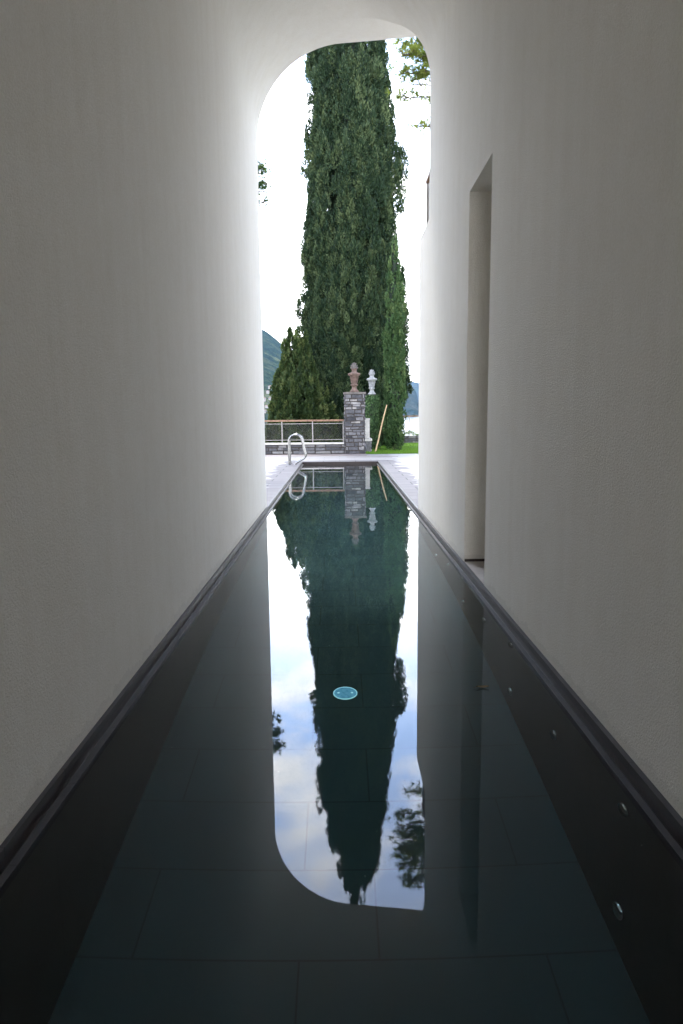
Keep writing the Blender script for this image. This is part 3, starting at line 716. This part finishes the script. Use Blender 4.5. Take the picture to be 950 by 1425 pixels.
# small bush tip far left behind the railing
fs = [dict(a=(-2.5 + .35 * math.sin(i * 2.1), 22.9 + .2 * math.cos(i * 1.3), -2.2 + .12 * i, .95 - .22 * ((i * 7) % 5), .2), k=dict(clump=.14)) for i in range(9)]
trunk = MB(); trunk.tube([(-2.5, 22.9, -3.4), (-2.5, 22.9, .3)], [.06, .01], 8)
make_tree('conifer_shrub', 'small conifer shrub peeping over the railing at its left end', 'shrub', (-2.5, 22.9, -3.2), fs, CON, 520, .09, .024, None, trunk)

# pines with needle tufts
def pine(name, label, base, limbs, mat, H, tuftN=22, nl=.12, nw=.0045, dens=14.0):
    t = thing(name, label, 'tree', base)
    mb = MB(); mb.tube([(base[0], base[1], base[2] - .3), (base[0] + .1, base[1], base[2] + H * .5), (base[0], base[1], base[2] + H)], [.24, .17, .05], 12)
    tuft = []
    for (p0, p1, sag, n2, br) in limbs:
        p0 = np.array(p0, float); p1 = np.array(p1, float); pts = [p0 + (p1 - p0) * u + np.array([0, 0, sag * math.sin(math.pi * u)]) for u in np.linspace(0, 1, 9)]
        L_ = np.linalg.norm(p1 - p0)
        mb.tube(pts, list(np.linspace(.045, .006, 9)), 7)
        for j in range(n2):
            u = random.uniform(.25, 1); q = np.array([np.interp(u, np.linspace(0, 1, 9), [p[k] for p in pts]) for k in range(3)])
            d = np.array([random.gauss(0, 1), random.gauss(0, 1), random.gauss(.25, .6)]); d += (p1 - p0) / L_ * .8; d /= np.linalg.norm(d)
            l = br * random.uniform(.35, 1) * (1.15 - .5 * u); e = q + d * l; mid = q + d * l * .5 + np.array([0, 0, .03])
            mb.tube([q, mid, e], [.009, .006, .003], 5)
            k = max(2, int(l * dens))
            for s_ in range(k):
                w = (s_ + 1) / k; c = q + (e - q) * w; c = c + np.array([random.gauss(0, .05) for _ in range(3)]) * (1 - .3 * w)
                tuft.append((c, d))
    C = []; D = []; T = []
    for c, d in tuft:
        tt = random.random()
        for k in range(tuftN):
            v_ = rng.normal(size=3); v_ /= np.linalg.norm(v_); v_ = v_ + d * .7 + np.array([0, 0, .25]); v_ /= np.linalg.norm(v_)
            C.append(c + v_ * nl * .45); D.append(v_); T.append(min(1, max(0, tt + random.gauss(0, .1))))
    C = np.array(C); D = np.array(D); T = np.array(T)
    N = len(C); s = np.cross(D, rng.normal(size=(N, 3))); s /= np.linalg.norm(s, axis=1)[:, None]; Ls = nl * rng.uniform(.7, 1.2, N)[:, None] * .5
    V = np.stack([C - D * Ls - s * nw, C - D * Ls + s * nw, C + D * Ls], 1)
    np_quads('crown', V, T, mat, t, nv=3); build(mb, 'trunk', BARK, t, 60); return t
limbs = [((3.4, 12.6, 6.2), (1.12, 12.2, 6.34), .15, 70, .34), ((3.0, 12.6, 6.5), (1.06, 12.1, 6.68), .12, 80, .32), ((3.0, 12.6, 6.8), (1.1, 12.0, 6.92), .1, 70, .34), ((3.0, 12.6, 7.0), (1.16, 12.2, 7.15), .1, 80, .36), ((2.8, 12.6, 7.3), (1.2, 12.3, 7.45), .1, 70, .36), ((2.8, 12.6, 7.6), (1.28, 12.3, 7.75), .1, 60, .32), ((2.8, 12.6, 5.7), (1.3, 12.3, 5.95), .1, 30, .26), ((2.8, 12.6, 6.9), (1.35, 12.2, 6.9), .1, 50, .36), ((3.4, 12.6, 6.2), (1.28, 12.2, 6.55), .15, 26, .42), ((3.4, 12.6, 6.6), (1.22, 12.1, 6.95), .15, 24, .4), ((3.4, 12.6, 7.2), (1.75, 12.2, 7.5), .1, 22, .4), ((3.4, 12.6, 5.5), (1.62, 12.3, 6.0), .2, 20, .36),
         ((3.4, 12.6, 7.6), (1.6, 12.4, 8.05), .1, 20, .36)]
for i in range(16):
    a = R(-120 + i * 21); z = 5 + (i * .37) % 4; limbs.append(((3.4, 12.6, z), (3.4 + 1.7 * math.cos(a) + .3, 12.6 + 1.7 * math.sin(a), z + .4), .1, 12, .45))
pine('pine_tree', 'sunlit pine whose needle branches reach in from the right above the balcony', (3.4, 12.6, 0), limbs, PINE, 9.3)
limbs = [((-3.2, 14.2, 5.3), (-1.38, 14.1, 5.62), .1, 70, .24), ((-3.2, 14.2, 5.7), (-1.42, 14.1, 5.92), .08, 60, .2), ((-3.2, 14.2, 5.0), (-1.43, 14.2, 5.3), .1, 60, .2), ((-3.2, 14.2, 5.5), (-1.36, 14.0, 5.78), .1, 60, .22), ((-3.2, 14.2, 5.2), (-1.38, 14.0, 5.45), .1, 60, .22)]
for i in range(14):
    a = R(60 + i * 22); z = 4 + (i * .41) % 4; limbs.append(((-4.2, 14.2, z), (-4.2 + 1.5 * math.cos(a) - .3, 14.2 + 1.5 * math.sin(a), z + .3), .1, 12, .4))
pine('cedar_tree', 'dark green conifer branch tip showing past the left wall', (-4.2, 14.2, 0), limbs, PINE2, 9, 26, .08, .006, 10)

# ------------------------------------------------------------------ air between here and the hills
m = Mat('haze_air'); m.nt.nodes.remove(m.b)
pv = m.n('ShaderNodeVolumePrincipled'); pv.inputs['Color'].default_value = (.35, .62, 1.0, 1); pv.inputs['Density'].default_value = HAZE
pv.inputs['Anisotropy'].default_value = .0; m.l(pv.outputs[0], m.out.inputs['Volume'])
mb = MB(); mb.box(-9100, 9100, -60, 14100, -20, 900); hz = build(mb, 'haze', m.m); tag(hz, 'thin bluish haze over the lake and hills', 'haze', kind='stuff')

# ------------------------------------------------------------------ sky, sun, camera
SUN_EL, SUN_AZ = 64, -8.0          # azimuth from +Y towards +X
w = bpy.data.worlds.new('World'); scene.world = w; w.use_nodes = True; nt = w.node_tree
bg = nt.nodes['Background']; bg.inputs['Strength'].default_value = .10
sky = nt.nodes.new('ShaderNodeTexSky'); sky.sky_type = 'NISHITA'; sky.sun_disc = False; sky.sun_elevation = R(SUN_EL); sky.sun_rotation = R(SUN_AZ)
sky.altitude = 300; sky.air_density = 1.0; sky.dust_density = 1.5
W = Mat.__new__(Mat); W.nt = nt
tc = nt.nodes.new('ShaderNodeTexCoord'); sep = nt.nodes.new('ShaderNodeSeparateXYZ'); nt.links.new(tc.outputs['Generated'], sep.inputs[0])
zz = W.math('MAXIMUM', sep.outputs['Z'], .0); den = W.math('ADD', zz, .18)
cx = W.math('DIVIDE', sep.outputs['X'], den); cy = W.math('DIVIDE', sep.outputs['Y'], den)
cmb = nt.nodes.new('ShaderNodeCombineXYZ'); nt.links.new(cx, cmb.inputs[0]); nt.links.new(cy, cmb.inputs[1]); cmb.inputs[2].default_value = 3.3
n1 = W.noise(cmb.outputs[0], 4.6, 8, .55); n2 = W.noise(cmb.outputs[0], 9, 6, .6)
mask = W.ramp(n1, [(.40, (0, 0, 0)), (.60, (1, 1, 1))])
low = W.ramp(zz, [(.20, (1, 1, 1)), (.44, (0, 0, 0))])      # cloud cover thickens to the horizon
msk = W.math('MAXIMUM', W.math('MULTIPLY', mask, .95), low)
cc = W.ramp(n2, [(.3, (.76, .79, .84)), (.7, (1, .995, .985))])
vm = nt.nodes.new('ShaderNodeVectorMath'); vm.operation = 'SCALE'; nt.links.new(cc, vm.inputs[0]); lev = W.ramp(zz, [(.0, (.64, .635, .62)), (.24, (.62, .615, .60)), (.38, (.66, .655, .65)), (.52, (.78, .78, .78)), (.66, (.62, .62, .625)), (.80, (.5, .5, .51))])
lv = nt.nodes.new('ShaderNodeVectorMath'); lv.operation = 'MULTIPLY'; nt.links.new(cc, lv.inputs[0]); nt.links.new(lev, lv.inputs[1]); nt.links.new(lv.outputs[0], vm.inputs[0]); vm.inputs['Scale'].default_value = 17.0
vs2 = nt.nodes.new('ShaderNodeVectorMath'); vs2.operation = 'SCALE'; nt.links.new(W.mixc(1.0, sky.outputs[0], (.84, .92, 1.0), 'MULTIPLY'), vs2.inputs[0]); vs2.inputs['Scale'].default_value = 1.75
top = W.ramp(zz, [(.58, (1, 1, 1)), (.82, (.38, .38, .38))])  # overhead sky darkened to cut the light at the passage mouth
mx = W.mixc(1.0, W.mixc(msk, vs2.outputs[0], vm.outputs[0]), top, 'MULTIPLY')
# sky dimmed towards the sides, shaped to hold back light at the passage mouth
xx_ = W.math('MULTIPLY', sep.outputs['X'], sep.outputs['X']); yy_ = W.math('MULTIPLY', sep.outputs['Y'], sep.outputs['Y'])
ca = W.math('SQRT', W.math('DIVIDE', yy_, W.math('MAXIMUM', W.math('ADD', xx_, yy_), .0001)))
side = W.ramp(ca, [(.30, (.30, .30, .30)), (.70, (.42, .42, .42)), (.94, (1, 1, 1))])
mx = W.mixc(1.0, mx, side, 'MULTIPLY'); nt.links.new(mx, bg.inputs['Color'])

sl = bpy.data.lights.new('Sun', 'SUN'); sl.energy = .5; sl.angle = R(10); sl.color = (1, .95, .88)
so = bpy.data.objects.new('Sun', sl); COL.objects.link(so)
from mathutils import Vector, Matrix
sd = Vector((math.sin(R(SUN_AZ)) * math.cos(R(SUN_EL)), math.cos(R(SUN_AZ)) * math.cos(R(SUN_EL)), math.sin(R(SUN_EL))))
so.rotation_euler = sd.to_track_quat('Z', 'Y').to_euler(); so.location = (0, 0, 30)

pch, rol, yaw = R(8.12), R(.6), R(-.12)
f = Vector((-math.sin(yaw) * math.cos(pch), math.cos(yaw) * math.cos(pch), -math.sin(pch)))
r = f.cross(Vector((0, 0, 1))).normalized(); u = r.cross(f)
r2 = math.cos(rol) * r - math.sin(rol) * u; u2 = math.sin(rol) * r + math.cos(rol) * u
cam = bpy.data.cameras.new('Camera'); co = bpy.data.objects.new('Camera', cam); COL.objects.link(co)
Mx = Matrix((r2, u2, -f)).transposed().to_4x4(); Mx.translation = (0, 0, 1.15); co.matrix_world = Mx
cam.sensor_fit = 'VERTICAL'; cam.sensor_height = 36; cam.sensor_width = 24; cam.lens = 24.0; cam.clip_start = .05; cam.clip_end = 30000
scene.camera = co

scene.view_settings.view_transform = 'Standard'; scene.view_settings.look = 'None'; scene.view_settings.gamma = 1; scene.view_settings.use_curve_mapping = False
scene.view_settings.exposure = 3.42
cy_ = scene.cycles
cy_.use_denoising = True; cy_.max_bounces = 14; cy_.diffuse_bounces = 7; cy_.glossy_bounces = 5; cy_.transmission_bounces = 8; cy_.volume_bounces = 0
cy_.caustics_reflective = True; cy_.caustics_refractive = True; cy_.sample_clamp_indirect = 12; cy_.blur_glossy = .3
